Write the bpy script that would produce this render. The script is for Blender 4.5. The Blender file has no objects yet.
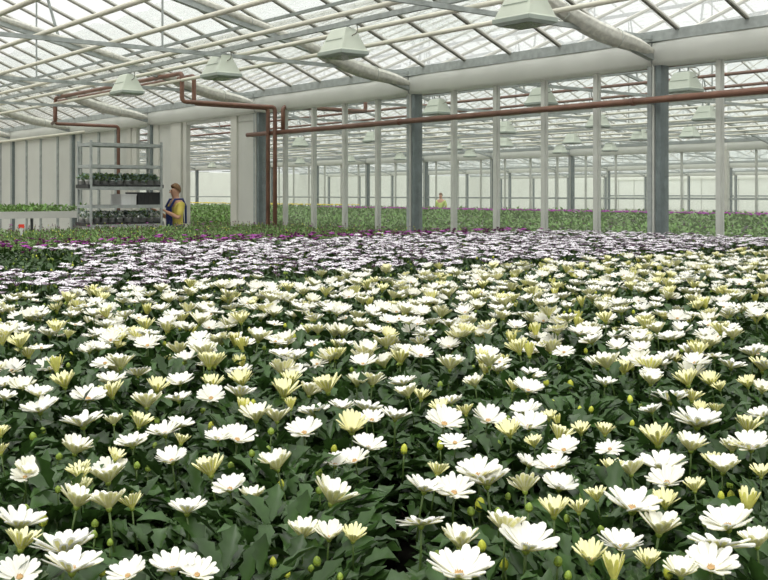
import bpy, math, random
from mathutils import Vector, Matrix, Euler

random.seed(7)
R = random.uniform
PI = math.pi
SC = bpy.context.scene
COL = SC.collection

# ------------------------------------------------------------------ camera numbers (a level camera with a shifted lens)
F = 1030.0
HOR = 194.0
TH = math.atan2(819.0, F)
SN, CS = math.sin(TH), math.cos(TH)
CAM = Vector((6.74, -9.07, 1.58))

def at(px, py, z):
    """where the sight line through a photo pixel meets height z (used once, to read positions off the photo)"""
    Y = (z - CAM.z) * F / (HOR - py)
    X = (px - 384.0) / F * Y
    return Vector((CAM.x - (-SN * X + CS * Y), CAM.y + CS * X + SN * Y, z))

def on_wall(px, y=0.0):
    r = (px - 384.0) / F
    Y = (y - CAM.y) / (CS * r + SN)
    return CAM.x - Y * (-SN * r + CS)

def project(p):
    a, q = CAM.x - p[0], p[1] - CAM.y
    X, Y = -SN * a + CS * q, CS * a + SN * q
    if Y < 0.05:
        return None
    return (384 + F * X / Y, HOR - F * (p[2] - CAM.z) / Y, Y)

# ------------------------------------------------------------------ materials
def lin(c):
    return tuple(((v / 255) / 12.92 if v / 255 <= 0.04045 else ((v / 255 + 0.055) / 1.055) ** 2.4) for v in c) + (1.0,)

def mat(name, rgb, rough=0.5, metal=0.0, var=0.12, scale=8.0, spec=0.5, coord='Object', rand=0.0, trans=0.0, bump=0.0):
    m = bpy.data.materials.new(name)
    m.use_nodes = True
    nt = m.node_tree
    b = nt.nodes['Principled BSDF']
    b.inputs['Roughness'].default_value = rough
    b.inputs['Metallic'].default_value = metal
    b.inputs['Specular IOR Level'].default_value = spec
    c = lin(rgb)
    tc = nt.nodes.new('ShaderNodeTexCoord')
    nz = nt.nodes.new('ShaderNodeTexNoise')
    nz.inputs['Scale'].default_value = scale
    nz.inputs['Detail'].default_value = 3.0
    nt.links.new(tc.outputs[coord], nz.inputs['Vector'])
    rp = nt.nodes.new('ShaderNodeValToRGB')
    rp.color_ramp.elements[0].position = 0.3
    rp.color_ramp.elements[1].position = 0.7
    rp.color_ramp.elements[0].color = tuple(v * (1 - var) for v in c[:3]) + (1,)
    rp.color_ramp.elements[1].color = tuple(min(1, v * (1 + var)) for v in c[:3]) + (1,)
    nt.links.new(nz.outputs['Fac'], rp.inputs['Fac'])
    out = rp.outputs['Color']
    if rand:
        oi = nt.nodes.new('ShaderNodeObjectInfo')
        hs = nt.nodes.new('ShaderNodeHueSaturation')
        mr = nt.nodes.new('ShaderNodeMapRange')
        mr.inputs['To Min'].default_value = 1 - rand
        mr.inputs['To Max'].default_value = 1 + rand
        nt.links.new(oi.outputs['Random'], mr.inputs['Value'])
        nt.links.new(mr.outputs['Result'], hs.inputs['Value'])
        nt.links.new(out, hs.inputs['Color'])
        out = hs.outputs['Color']
    nt.links.new(out, b.inputs['Base Color'])
    if bump:
        bp = nt.nodes.new('ShaderNodeBump')
        bp.inputs['Strength'].default_value = bump
        nt.links.new(nz.outputs['Fac'], bp.inputs['Height'])
        nt.links.new(bp.outputs['Normal'], b.inputs['Normal'])
    if trans:
        mx = nt.nodes.new('ShaderNodeMixShader')
        tl = nt.nodes.new('ShaderNodeBsdfTranslucent')
        nt.links.new(out, tl.inputs['Color'])
        mx.inputs['Fac'].default_value = trans
        nt.links.new(b.outputs[0], mx.inputs[1])
        nt.links.new(tl.outputs[0], mx.inputs[2])
        nt.links.new(mx.outputs[0], nt.nodes['Material Output'].inputs['Surface'])
    return m

def glass(name, tint, milk, dirt=0.0, gloss=0.05, scale=1.2):
    """thin greenhouse glass: clear, with a little white film of lime and dust on it"""
    m = bpy.data.materials.new(name)
    m.use_nodes = True
    nt = m.node_tree
    nt.nodes.remove(nt.nodes['Principled BSDF'])
    tr = nt.nodes.new('ShaderNodeBsdfTransparent'); tr.inputs['Color'].default_value = (*tint, 1)
    df = nt.nodes.new('ShaderNodeBsdfDiffuse'); df.inputs['Color'].default_value = (0.82, 0.84, 0.80, 1)
    tl = nt.nodes.new('ShaderNodeBsdfTranslucent'); tl.inputs['Color'].default_value = (0.86, 0.88, 0.85, 1)
    fm = nt.nodes.new('ShaderNodeMixShader'); fm.inputs['Fac'].default_value = 0.5
    nt.links.new(df.outputs[0], fm.inputs[1]); nt.links.new(tl.outputs[0], fm.inputs[2])
    mx = nt.nodes.new('ShaderNodeMixShader')
    nt.links.new(tr.outputs[0], mx.inputs[1]); nt.links.new(fm.outputs[0], mx.inputs[2])
    mx.inputs['Fac'].default_value = milk
    if dirt:
        tc = nt.nodes.new('ShaderNodeTexCoord')
        mp = nt.nodes.new('ShaderNodeMapping'); mp.inputs['Scale'].default_value = (1.0, 2.2, 1.0)
        nz = nt.nodes.new('ShaderNodeTexNoise'); nz.inputs['Scale'].default_value = scale; nz.inputs['Detail'].default_value = 9
        nz.inputs['Roughness'].default_value = 0.72
        rp = nt.nodes.new('ShaderNodeMapRange')
        rp.inputs['From Min'].default_value = 0.47; rp.inputs['From Max'].default_value = 0.66
        rp.inputs['To Min'].default_value = milk; rp.inputs['To Max'].default_value = milk + dirt
        nt.links.new(tc.outputs['Object'], mp.inputs['Vector']); nt.links.new(mp.outputs[0], nz.inputs['Vector'])
        nt.links.new(nz.outputs['Fac'], rp.inputs['Value']); nt.links.new(rp.outputs['Result'], mx.inputs['Fac'])
    last = mx
    if gloss:
        gl = nt.nodes.new('ShaderNodeBsdfGlossy'); gl.inputs['Roughness'].default_value = 0.08
        lw = nt.nodes.new('ShaderNodeFresnel'); lw.inputs['IOR'].default_value = 1.25
        m2 = nt.nodes.new('ShaderNodeMixShader')
        nt.links.new(lw.outputs[0], m2.inputs['Fac']); nt.links.new(mx.outputs[0], m2.inputs[1]); nt.links.new(gl.outputs[0], m2.inputs[2])
        last = m2
    nt.links.new(last.outputs[0], nt.nodes['Material Output'].inputs['Surface'])
    return m

M = {}
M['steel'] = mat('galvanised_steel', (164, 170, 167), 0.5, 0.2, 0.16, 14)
M['steel_dark'] = mat('dark_grey_steel', (112, 122, 122), 0.55, 0.2, 0.18, 9)
M['alu'] = mat('aluminium', (198, 200, 192), 0.45, 0.15, 0.08, 6)
M['bar'] = mat('glazing_bar_alu', (196, 194, 184), 0.5, 0.1, 0.1, 5)
M['gasket'] = mat('gasket', (136, 134, 124), 0.7, 0, 0.2, 5)
M['cream_pipe'] = mat('cream_paint', (212, 209, 192), 0.4, 0, 0.08, 4)
M['brown_pipe'] = mat('red_oxide_paint', (122, 88, 72), 0.42, 0, 0.18, 7)
M['film'] = mat('white_plastic_film', (244, 245, 239), 0.5, 0, 0.03, 3, trans=0.55)
M['algae'] = mat('algae_stain', (120, 124, 92), 0.8, 0, 0.4, 20)
M['screen'] = mat('screen_fabric', (226, 225, 214), 0.75, 0, 0.16, 18, trans=0.2)
M['lamp'] = mat('lamp_housing', (198, 205, 189), 0.4, 0, 0.04, 5)
M['lamp_rim'] = mat('lamp_rim', (160, 170, 160), 0.4, 0, 0.06, 5)
M['lens'] = mat('lamp_glass', (60, 62, 58), 0.15, 0.3, 0.1, 5)
M['white'] = mat('white_panel', (222, 223, 216), 0.5, 0, 0.03, 2, trans=0.3)
M['white_post'] = mat('white_post', (202, 202, 192), 0.5, 0, 0.05, 3)
M['concrete'] = mat('concrete', (142, 138, 128), 0.85, 0, 0.16, 1.4, bump=0.1)
M['bench'] = mat('bench_matting', (66, 60, 54), 0.9, 0, 0.3, 30)
M['rim'] = mat('bench_rim', (205, 206, 200), 0.45, 0.1, 0.04, 3)
M['black'] = mat('black_plastic', (38, 40, 40), 0.5, 0, 0.2, 8)
M['pot'] = mat('terracotta_plastic_pot', (72, 50, 40), 0.6, 0, 0.15, 9)
M['soil'] = mat('potting_soil', (44, 34, 26), 0.95, 0, 0.4, 60)
M['leaf'] = mat('daisy_leaf', (54, 80, 36), 0.33, 0, 0.36, 30, spec=0.38, rand=0.2, trans=0.14)
M['leaf_far'] = mat('young_leaf', (116, 142, 86), 0.55, 0, 0.28, 20, spec=0.3, rand=0.14, trans=0.2)
M['leaf_pale'] = mat('seedling_leaf', (112, 150, 74), 0.5, 0, 0.25, 20, spec=0.4, rand=0.15, trans=0.15)
M['grey_leaf'] = mat('silver_leaf', (150, 170, 165), 0.6, 0, 0.2, 20, rand=0.1)
M['stem'] = mat('flower_stem', (78, 100, 44), 0.5, 0, 0.15, 20)
M['petal'] = mat('white_petal', (248, 247, 241), 0.55, 0, 0.02, 6, spec=0.2, trans=0.3)
M['under'] = mat('cream_petal_back', (232, 228, 158), 0.55, 0, 0.08, 5, spec=0.2, trans=0.2)
M['under_y'] = mat('yellow_petal_back', (228, 226, 124), 0.55, 0, 0.1, 5, spec=0.2, trans=0.2)
M['inner_c'] = mat('cream_petal', (246, 243, 200), 0.55, 0, 0.04, 5, spec=0.2, trans=0.2)
M['disc'] = mat('flower_disc', (202, 166, 116), 0.8, 0, 0.25, 9)
M['calyx'] = mat('calyx', (128, 146, 52), 0.55, 0, 0.2, 8)
M['bud'] = mat('flower_bud', (126, 148, 50), 0.5, 0, 0.3, 3.2, rand=0.15)
M['bud_y'] = mat('yellow_bud', (192, 198, 66), 0.5, 0, 0.2, 3.2, rand=0.1)
M['wp_under'] = mat('mauve_petal_back', (142, 106, 136), 0.55, 0, 0.2, 5, spec=0.2, trans=0.2)
M['wp_top'] = mat('lilac_white_petal', (250, 246, 250), 0.55, 0, 0.02, 6, spec=0.2, trans=0.25)
M['wp_disc'] = mat('dark_disc', (60, 34, 66), 0.8, 0, 0.3, 9)
M['pu_top'] = mat('magenta_petal', (188, 88, 182), 0.55, 0, 0.12, 6, spec=0.2, rand=0.12, trans=0.25)
M['pu_under'] = mat('plum_petal_back', (112, 44, 98), 0.55, 0, 0.2, 5, spec=0.2, trans=0.2)
M['pu_bud'] = mat('plum_bud', (96, 42, 70), 0.6, 0, 0.3, 5)
M['yellow'] = mat('yellow_blossom', (226, 204, 60), 0.6, 0, 0.1, 5)
M['skin'] = mat('skin', (206, 160, 132), 0.5, 0, 0.06, 6)
M['hair'] = mat('brown_hair', (132, 100, 66), 0.6, 0, 0.25, 30)
M['blue'] = mat('blue_cloth', (44, 60, 124), 0.8, 0, 0.15, 12)
M['yell_cloth'] = mat('yellow_cloth', (214, 198, 96), 0.8, 0, 0.1, 12)
M['lime'] = mat('lime_cloth', (206, 224, 130), 0.8, 0, 0.1, 12)
M['grey_cloth'] = mat('grey_cloth', (96, 100, 104), 0.8, 0, 0.15, 12)
M['red'] = mat('red_tag', (226, 58, 36), 0.5, 0, 0.06, 5)
M['roof_glass'] = glass('roof_glass', (0.95, 0.965, 0.955), 0.10, 0.0, 0.05)
M['roof_glass_limed'] = glass('limed_roof_glass', (0.95, 0.965, 0.955), 0.10, 0.30, 0.05, 3.0)
M['sheet'] = glass('weathered_plastic_sheet', (0.87, 0.89, 0.87), 0.25, 0.5, 0.0, 2.6)
M['wall_glass'] = glass('wall_glass', (0.94, 0.96, 0.95), 0.09, 0.05, 0.0, 0.8)
M['end_wall'] = mat('end_wall_sheet', (240, 242, 236), 0.5, 0, 0.02, 0.5, trans=0.6)
M['hull'] = mat('crate_white', (214, 216, 214), 0.5, 0, 0.05, 5)

# ------------------------------------------------------------------ mesh helper
class MB:
    def __init__(s):
        s.v, s.f, s.mi, s.mats = [], [], [], []
    def _m(s, m):
        if m not in s.mats:
            s.mats.append(m)
        return s.mats.index(m)
    def add(s, vs, fs, m):
        o, k = len(s.v), s._m(m)
        s.v += [tuple(v) for v in vs]
        for f in fs:
            s.f.append(tuple(i + o for i in f)); s.mi.append(k)
    def box(s, x0, x1, y0, y1, z0, z1, m):
        v = [(x, y, z) for z in (z0, z1) for y in (y0, y1) for x in (x0, x1)]
        s.add(v, [(0, 2, 3, 1), (4, 5, 7, 6), (0, 1, 5, 4), (2, 6, 7, 3), (0, 4, 6, 2), (1, 3, 7, 5)], m)
    def beam(s, p, q, w, h, m, up=(0, 0, 1)):
        p, q = Vector(p), Vector(q); d = (q - p).normalized(); u = Vector(up)
        a = d.cross(u)
        if a.length < 1e-4:
            a = d.cross(Vector((1, 0, 0)))
        a.normalize(); b = a.cross(d).normalized()
        v = [e + a * i * w / 2 + b * j * h / 2 for e in (p, q) for i, j in ((-1, -1), (1, -1), (1, 1), (-1, 1))]
        s.add(v, [(0, 1, 2, 3), (7, 6, 5, 4), (0, 4, 5, 1), (1, 5, 6, 2), (2, 6, 7, 3), (3, 7, 4, 0)], m)
    def tube(s, pts, rs, m, n=8, cap=True):
        pts = [Vector(p) for p in pts]
        if not isinstance(rs, (list, tuple)):
            rs = [rs] * len(pts)
        vs, fs, u = [], [], None
        for i, p in enumerate(pts):
            t = (pts[min(i + 1, len(pts) - 1)] - pts[max(i - 1, 0)]).normalized()
            if u is None:
                u = t.cross(Vector((0, 0, 1)))
                if u.length < 1e-3:
                    u = t.cross(Vector((1, 0, 0)))
            u = (u - t * u.dot(t)).normalized(); w = t.cross(u)
            for k in range(n):
                a = 2 * PI * k / n
                vs.append(p + (u * math.cos(a) + w * math.sin(a)) * rs[i])
        for i in range(len(pts) - 1):
            for k in range(n):
                fs.append((i * n + k, i * n + (k + 1) % n, (i + 1) * n + (k + 1) % n, (i + 1) * n + k))
        if cap:
            fs.append(tuple(reversed(range(n)))); fs.append(tuple((len(pts) - 1) * n + k for k in range(n)))
        s.add(vs, fs, m)
    def lathe(s, prof, m, n=12, c=(0, 0, 0), top=True):
        vs, fs = [], []
        for r, z in prof:
            for k in range(n):
                a = 2 * PI * k / n
                vs.append((c[0] + r * math.cos(a), c[1] + r * math.sin(a), c[2] + z))
        for i in range(len(prof) - 1):
            for k in range(n):
                fs.append((i * n + k, i * n + (k + 1) % n, (i + 1) * n + (k + 1) % n, (i + 1) * n + k))
        if top:
            fs.append(tuple((len(prof) - 1) * n + k for k in range(n)))
        fs.append(tuple(reversed(range(n))))
        s.add(vs, fs, m)
    def mesh(s, name, smooth=False):
        me = bpy.data.meshes.new(name)
        me.from_pydata(s.v, [], s.f)
        for m in s.mats:
            me.materials.append(M[m])
        me.polygons.foreach_set('material_index', s.mi)
        if smooth:
            me.polygons.foreach_set('use_smooth', [True] * len(s.f))
        me.update()
        return me
    def build(s, name, parent=None, smooth=False):
        return link(name, s.mesh(name, smooth), parent)

def link(name, me, parent=None, loc=None, rot=None, scale=None):
    o = bpy.data.objects.new(name, me)
    COL.objects.link(o)
    if parent is not None:
        o.parent = parent
    if loc is not None:
        o.location = loc
    if rot is not None:
        o.rotation_euler = rot
    if scale is not None:
        o.scale = (scale,) * 3 if isinstance(scale, (int, float)) else scale
    return o

def tag(o, label=None, cat=None, group=None, kind=None):
    for k, v in (('label', label), ('category', cat), ('group', group), ('kind', kind)):
        if v:
            o[k] = v
    return o

def thing(name, label, cat, loc=(0, 0, 0), rz=0.0, group=None):
    o = link(name, None, None, loc, (0, 0, rz))
    return tag(o, label, cat, group)

def struct(name, mb, smooth=False):
    return tag(mb.build(name, None, smooth), kind='structure')

def bend(pts, r=0.09, n=4):
    """round the corners of a pipe run"""
    pts = [Vector(p) for p in pts]
    out = [pts[0]]
    for i in range(1, len(pts) - 1):
        a, b, c = pts[i - 1], pts[i], pts[i + 1]
        d0, d1 = (a - b), (c - b)
        k = min(r, d0.length * 0.45, d1.length * 0.45)
        p0, p1 = b + d0.normalized() * k, b + d1.normalized() * k
        for j in range(n + 1):
            t = j / n
            out.append(p0 * (1 - t) ** 2 + b * 2 * t * (1 - t) + p1 * t * t)
    out.append(pts[-1])
    return out

# ------------------------------------------------------------------ world: an overcast sky, brighter overhead
w = bpy.data.worlds.new('overcast'); SC.world = w; w.use_nodes = True
nt = w.node_tree
bg = nt.nodes['Background']
tc = nt.nodes.new('ShaderNodeTexCoord'); sx = nt.nodes.new('ShaderNodeSeparateXYZ')
nt.links.new(tc.outputs['Generated'], sx.inputs[0])
mr = nt.nodes.new('ShaderNodeMapRange')
mr.inputs['From Min'].default_value = 0.0; mr.inputs['From Max'].default_value = 1.0
mr.inputs['To Min'].default_value = 0.48; mr.inputs['To Max'].default_value = 1.0
nt.links.new(sx.outputs['Z'], mr.inputs['Value'])
rgb = nt.nodes.new('ShaderNodeMix'); rgb.data_type = 'RGBA'
rgb.inputs['A'].default_value = (0, 0, 0, 1); rgb.inputs['B'].default_value = (1.0, 1.0, 0.99, 1)
nt.links.new(mr.outputs['Result'], rgb.inputs['Factor'])
nt.links.new(rgb.outputs['Result'], bg.inputs['Color'])
bg.inputs['Strength'].default_value = 2.2
sun = bpy.data.lights.new('sun', 'SUN'); sun.energy = 1.5; sun.angle = math.radians(35); sun.color = (1, 0.98, 0.94)
so = bpy.data.objects.new('sun', sun); COL.objects.link(so); so.rotation_euler = (math.radians(28), math.radians(16), 0)

# ------------------------------------------------------------------ the greenhouse shell
XA, XB = -64.0, 12.0
SPAN = 19.2
EAVE, SLOPE, RAFT = 3.29, 0.42, 0.233

mb = MB(); mb.box(XA - 10, 20, -24, 82, -0.2, 0, 'concrete'); struct('floor', mb)

def col_x(row):
    off = 2.0 if row == 1 else 0.0
    return [x for x in (off - 4.0 * k for k in range(-2, 17)) if XA < x < XB]

def column_mesh():
    m = MB()
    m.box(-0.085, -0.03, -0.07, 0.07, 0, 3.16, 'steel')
    m.box(0.02, 0.085, -0.07, 0.07, 0, 3.16, 'steel_dark')  # right flange and web a darker grey than the left flange
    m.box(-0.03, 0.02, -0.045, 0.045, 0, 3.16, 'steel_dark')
    m.box(-0.018, 0.006, -0.075, -0.05, 0, 3.05, 'alu')
    m.box(-0.12, 0.12, -0.12, 0.12, 0, 0.02, 'steel')
    m.box(-0.1, 0.1, -0.1, 0.1, 3.16, 3.19, 'steel')
    return m.mesh('column')
COLM = column_mesh()
wall_cols = []
for row in range(0, 4):
    y = row * SPAN
    for x in col_x(row):
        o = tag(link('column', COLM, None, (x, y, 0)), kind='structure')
        if row == 0:
            o['label'] = 'grey steel column in the glazed partition wall'
            wall_cols.append((x, o))

# gutters with metal strip and white film wrapped under them
def film_mesh(L):
    m = MB()
    prof = [(-0.085, 3.20), (-0.12, 3.16), (-0.135, 3.07), (-0.12, 2.97), (-0.095, 2.935), (0.095, 2.935), (0.12, 2.97), (0.135, 3.07), (0.12, 3.16), (0.085, 3.20)]
    n = 8
    vs, fs = [], []
    for i in range(n + 1):
        x = L * i / n
        k = 1 + 0.05 * math.sin(i * 1.9) if 0 < i < n else 0.9
        for (yy, zz) in prof:
            vs.append((x, yy * k, zz - (0.012 * math.sin(PI * i / n) if zz < 3 else 0)))
    q = len(prof)
    for i in range(n):
        for j in range(q - 1):
            fs.append((i * q + j, i * q + j + 1, (i + 1) * q + j + 1, (i + 1) * q + j))
    m.add(vs, fs, 'film')
    return m.mesh('gutter_film', True)
FILM = film_mesh(3.98)
for row in range(-1, 4):
    y = row * SPAN
    m = MB()
    for s in (-1, 1):
        m.box(XA, XB, y + s * 0.10 - 0.02, y + s * 0.10 + 0.02, 3.18, EAVE, 'steel')
        m.box(XA, XB, y + s * 0.07 - 0.03, y + s * 0.07 + 0.03, 3.17, 3.19, 'steel')
    m.box(XA, XB, y - 0.1, y + 0.1, 3.195, 3.215, 'steel')
    struct('gutter', m)
    for x in (col_x(row) if row >= 0 else []):
        o = tag(link('gutter_film', FILM, None, (x + 0.01, y, 0)), kind='structure')

# roof glass, ridge, glazing bars
def slope_glass(y0, y1, z0, z1, mt):
    m = MB(); m.add([(XA, y0, z0), (XB, y0, z0), (XB, y1, z1), (XA, y1, z1)], [(0, 1, 2, 3)], mt)
    return struct('ceiling', m)
H2 = SPAN / 2
ZR = EAVE + SLOPE * (H2 - 0.1)
def bar_geo(m, x, y0, z0, y1, z1, w=0.042):
    m.beam((x, y0, z0), (x, y1, z1), w, 0.035, 'bar')
    m.beam((x - w / 2 - 0.006, y0, z0 - 0.02), (x - w / 2 - 0.006, y1, z1 - 0.02), 0.008, 0.02, 'gasket')
    m.beam((x + w / 2 + 0.006, y0, z0 - 0.02), (x + w / 2 + 0.006, y1, z1 - 0.02), 0.008, 0.02, 'gasket')
m = MB(); bar_geo(m, 0, -0.1, EAVE, -H2, ZR, 0.022); BARM = m.mesh('glazing_bar')
for row in range(-1, 4):
    y = row * SPAN
    for s in (-1, 1):
        if (row == -1 and s == -1):
            continue
        yr = y + s * H2
        slope_glass(y + s * 0.1, yr, EAVE, ZR, 'roof_glass_limed' if (row == 0 and s == 1) else 'roof_glass')
        if row == 0 and s == -1:
            x = 0.33 + 0.8 * 8
            while x > -46:
                tag(link('glazing_bar', BARM, None, (x, 0, 0)), kind='structure')
                x -= 0.8
        else:
            m = MB()
            x = 0.33 + 0.8 * 12
            while x > XA:
                m.beam((x, y + s * 0.1, EAVE), (x, yr, ZR), 0.028, 0.04, 'bar'); x -= 0.8 if row < 2 else 1.6
            struct('glazing_bars', m)
    if row < 3 or True:
        m = MB(); m.beam((XA, y + H2, ZR), (XB, y + H2, ZR), 0.1, 0.1, 'bar'); struct('ridge', m)
# purlins under our slope
for q in (1.7, 5.3):
    for s, y in ((-1, 0), (1, 0)):
        m = MB(); z = EAVE + SLOPE * (q - 0.1) - 0.06
        m.beam((XA + 20, y + s * q, z), (XB, y + s * q, z), 0.03, 0.04, 'steel'); struct('purlin', m)

m = MB(); vs, fs = [], []
for i in range(97):
    x = -1.5 - i * 0.45
    for j in range(5):
        q = 0.5 + j * 0.47 + (0.05 * math.sin(i * 2.3) if j == 4 else 0)
        vs.append((x, -q, EAVE + SLOPE * (q - 0.1) + 0.05 - 0.02 * math.sin(i * 1.1 + j)))
for i in range(96):
    for j in range(4):
        fs.append((i * 5 + j, i * 5 + j + 1, i * 5 + j + 6, i * 5 + j + 5))
m.add(vs, fs, 'sheet'); struct('ceiling_sheet', m, True)

# trusses: rafter, tie, web struts at each column
def truss_mesh(s, web=True):
    m = MB()
    m.beam((0, s * 0.1, 3.02), (0, s * H2, 3.02 + RAFT * (H2 - 0.1)), 0.07, 0.07, 'steel')
    m.beam((0, s * 0.1, 3.225), (0, s * H2, 3.225), 0.035, 0.045, 'steel')
    for q in (3.4, 6.6):
        zr = 3.02 + RAFT * (q - 0.1); zg = EAVE + SLOPE * (q - 0.1) - 0.05
        m.beam((0, s * q, zr), (0, s * (q + 0.28), zg + 0.1), 0.03, 0.03, 'steel')
        m.beam((0, s * (q + 0.35), 3.23), (0, s * (q + 0.35), zg + 0.1), 0.018, 0.018, 'steel')
    return m.mesh('roof_beam')
TRN, TRF = truss_mesh(-1), truss_mesh(1)
for row in range(0, 4):
    for x in col_x(row):
        tag(link('roof_beam', TRF, None, (x, row * SPAN, 0)), kind='structure')
        tag(link('roof_beam', TRN, None, (x, row * SPAN, 0)), kind='structure')

# rolled up screens hanging along the rafters
def screen_mesh(s):
    m = MB()
    rnd = random.Random(3)
    n, k = 26, 16
    ridge = [(.24 if j % 2 else -.12) + rnd.uniform(-.1, .1) for j in range(k)]
    vs, fs = [], []
    for i in range(n + 1):
        t = i / n
        q = 0.05 + (H2 - 0.2) * t ** 1.6
        zc = 3.02 + RAFT * (q - 0.1) + 0.06
        fat = 1.0 + 0.75 * math.exp(-((q - 1.0) / 0.75) ** 2)
        if q < 0.3:
            fat *= 0.4 + q * 2
        sag = 0.07 * math.exp(-((q - 1.1) / 0.7) ** 2)
        for j in range(k):
            a = 2 * PI * j / k
            r = 1 + ridge[j] + rnd.uniform(-.03, .03)
            vs.append((0.05 * fat * r * math.cos(a) + 0.01 * math.sin(q * 5), s * q, zc - sag + 0.045 * fat * r * math.sin(a)))
    for i in range(n):
        for j in range(k):
            fs.append((i * k + j, i * k + (j + 1) % k, (i + 1) * k + (j + 1) % k, (i + 1) * k + j))
    fs.append(tuple(range(k))); fs.append(tuple(n * k + j for j in reversed(range(k))))
    m.add(vs, fs, 'screen')
    # tie cords
    return m.mesh('rolled_screen', True)
SCN = screen_mesh(-1)
CORDS = []
for q in (0.7, 1.5, 2.6):
    m = MB()
    z = 3.02 + RAFT * (q - 0.1) + 0.06 - 0.07 * math.exp(-((q - 1.1) / 0.7) ** 2)
    fat = 1.0 + 0.75 * math.exp(-((q - 1.0) / 0.75) ** 2)
    m.tube([(0.066 * fat * math.cos(a), -q, z + 0.06 * fat * math.sin(a)) for a in [2 * PI * i / 10 for i in range(11)]], 0.006, 'alu', 5)
    CORDS.append(m.mesh('tie_cord'))
WHERE = {0: 'above the tall column nearest the right edge', -1: 'above the second column from the right', -2: 'above the column beside the white door panel',
         -3: 'above the column between cart and doorway', -4: 'above the column left of the cart', -5: 'above the column near the left edge'}
for x in [4, 0, -4, -8, -12, -16, -20, -24, -28]:
    lab = 'white shade screen rolled along the rafter ' + WHERE.get(x // 4, 'far left' if x < 0 else 'near the top right corner')
    o = thing('shade_screen', lab, 'shade screen', (x, 0, 0), 0, 'rolled shade screens under the roof')
    link('fabric_roll', SCN, o)
    for c in CORDS:
        link('tie_cord', c, o)

# pipes and rails over the bay
def pipe(name, pts, r, mt, label, cat, group=None, n=10):
    m = MB(); m.tube(pts, r, mt, n)
    return tag(m.build(name, None, True), label, cat, group)
ORD = ['first', 'second', 'third', 'fourth', 'fifth', 'sixth', 'seventh', 'eighth', 'ninth']
for i, q in enumerate((1.85, 2.6, 3.3, 4.25, 5.1, 5.85, 6.7, 7.6)):
    pipe('heating_pipe', [(XB, -q, 3.283), (-46, -q, 3.283)], 0.025, 'cream_pipe', f'cream overhead heating pipe, {ORD[i]} out from the glazed wall', 'pipe', 'cream overhead pipes')
m = MB()
m.beam((XB, -2.93, 3.29), (-46, -2.93, 3.29), 0.04, 0.05, 'steel')
tag(m.build('lamp_rail'), 'grey steel rail that carries the row of near lamps', 'rail')
for i in range(12):
    v = 1.0 + 1.5 * i
    pipe('heating_pipe', [(XB, v, 3.30), (XA + 6, v, 3.30)], 0.026, 'brown_pipe' if i < 4 else 'cream_pipe',
         'rust brown overhead pipe seen through the glass wall' if i < 4 else 'cream overhead pipe far behind the glass wall', 'pipe',
         'brown pipes beyond the glass' if i < 4 else 'cream pipes beyond the glass', 7)

# brown pipe on the wall
BR = 0.036
o = thing('wall_pipe', 'long red-brown pipe running along the glazed wall in front of the columns', 'pipe', (0, -0.15, 2.565))
m = MB(); m.tube([(XB, 0, 0), (on_wall(255), 0, 0)], BR, 'brown_pipe', 14); m.build('pipe_body', o, True)
for x in (on_wall(642), on_wall(408), 3.3):
    m = MB(); m.tube([(x - 0.02, 0, 0), (x + 0.02, 0, 0)], BR + 0.009, 'brown_pipe', 14); m.build('coupling', o, True)
for xx in (0, -4, -8):
    m = MB(); m.beam((xx, 0, -0.035), (xx, 0.1, -0.035), 0.03, 0.012, 'steel'); m.build('bracket', o)

def y_on(px, x):
    r = (px - 384) / F; a = CAM.x - x
    return CAM.y + a * (r * CS + SN) / (CS - r * SN)
for lab, pe, pq, p2, yw in (('red-brown pipe that loops over the doorway and runs down beside the grey column', 268, 194, 118.5, -0.2),
                           ('second red-brown pipe of the doorway loop, running down the glass side of the grey column', 275, 182, 123.5, -0.2)):
    xe, x2 = on_wall(pe, yw), on_wall(p2, yw); yq = y_on(pq, xe)
    pts = [(xe, yw, 0.0), (xe, yw, 2.965), (xe, yq, 2.965), (xe, yq, 3.39), (x2, yq, 3.39), (x2, yq, 2.965), (x2, yw, 2.965), (x2, yw, 0.0)]
    if pe == 275:   # this one ends in a tee on its neighbour at the far side of the doorway
        x2 -= -0.62
        pts[4:] = [(x2, yq, 3.39), (x2, yq, 2.965), (tee[0], tee[1] - 0.05, 2.965)]
    else:
        tee = (x2, yq)
    pipe('looped_pipe', bend(pts, 0.07), 0.034, 'brown_pipe', lab, 'pipe', None, 10)
xr = on_wall(283, -0.15)
pts = [(xr, -0.15, 2.6), (xr, -0.15, 2.97), (xr, 1.5, 2.97), (xr, 1.5, 3.3)]
pipe('riser_pipe', bend(pts, 0.07), 0.034, 'brown_pipe', 'short red-brown pipe rising from the wall pipe and passing through the glass', 'pipe')

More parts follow.
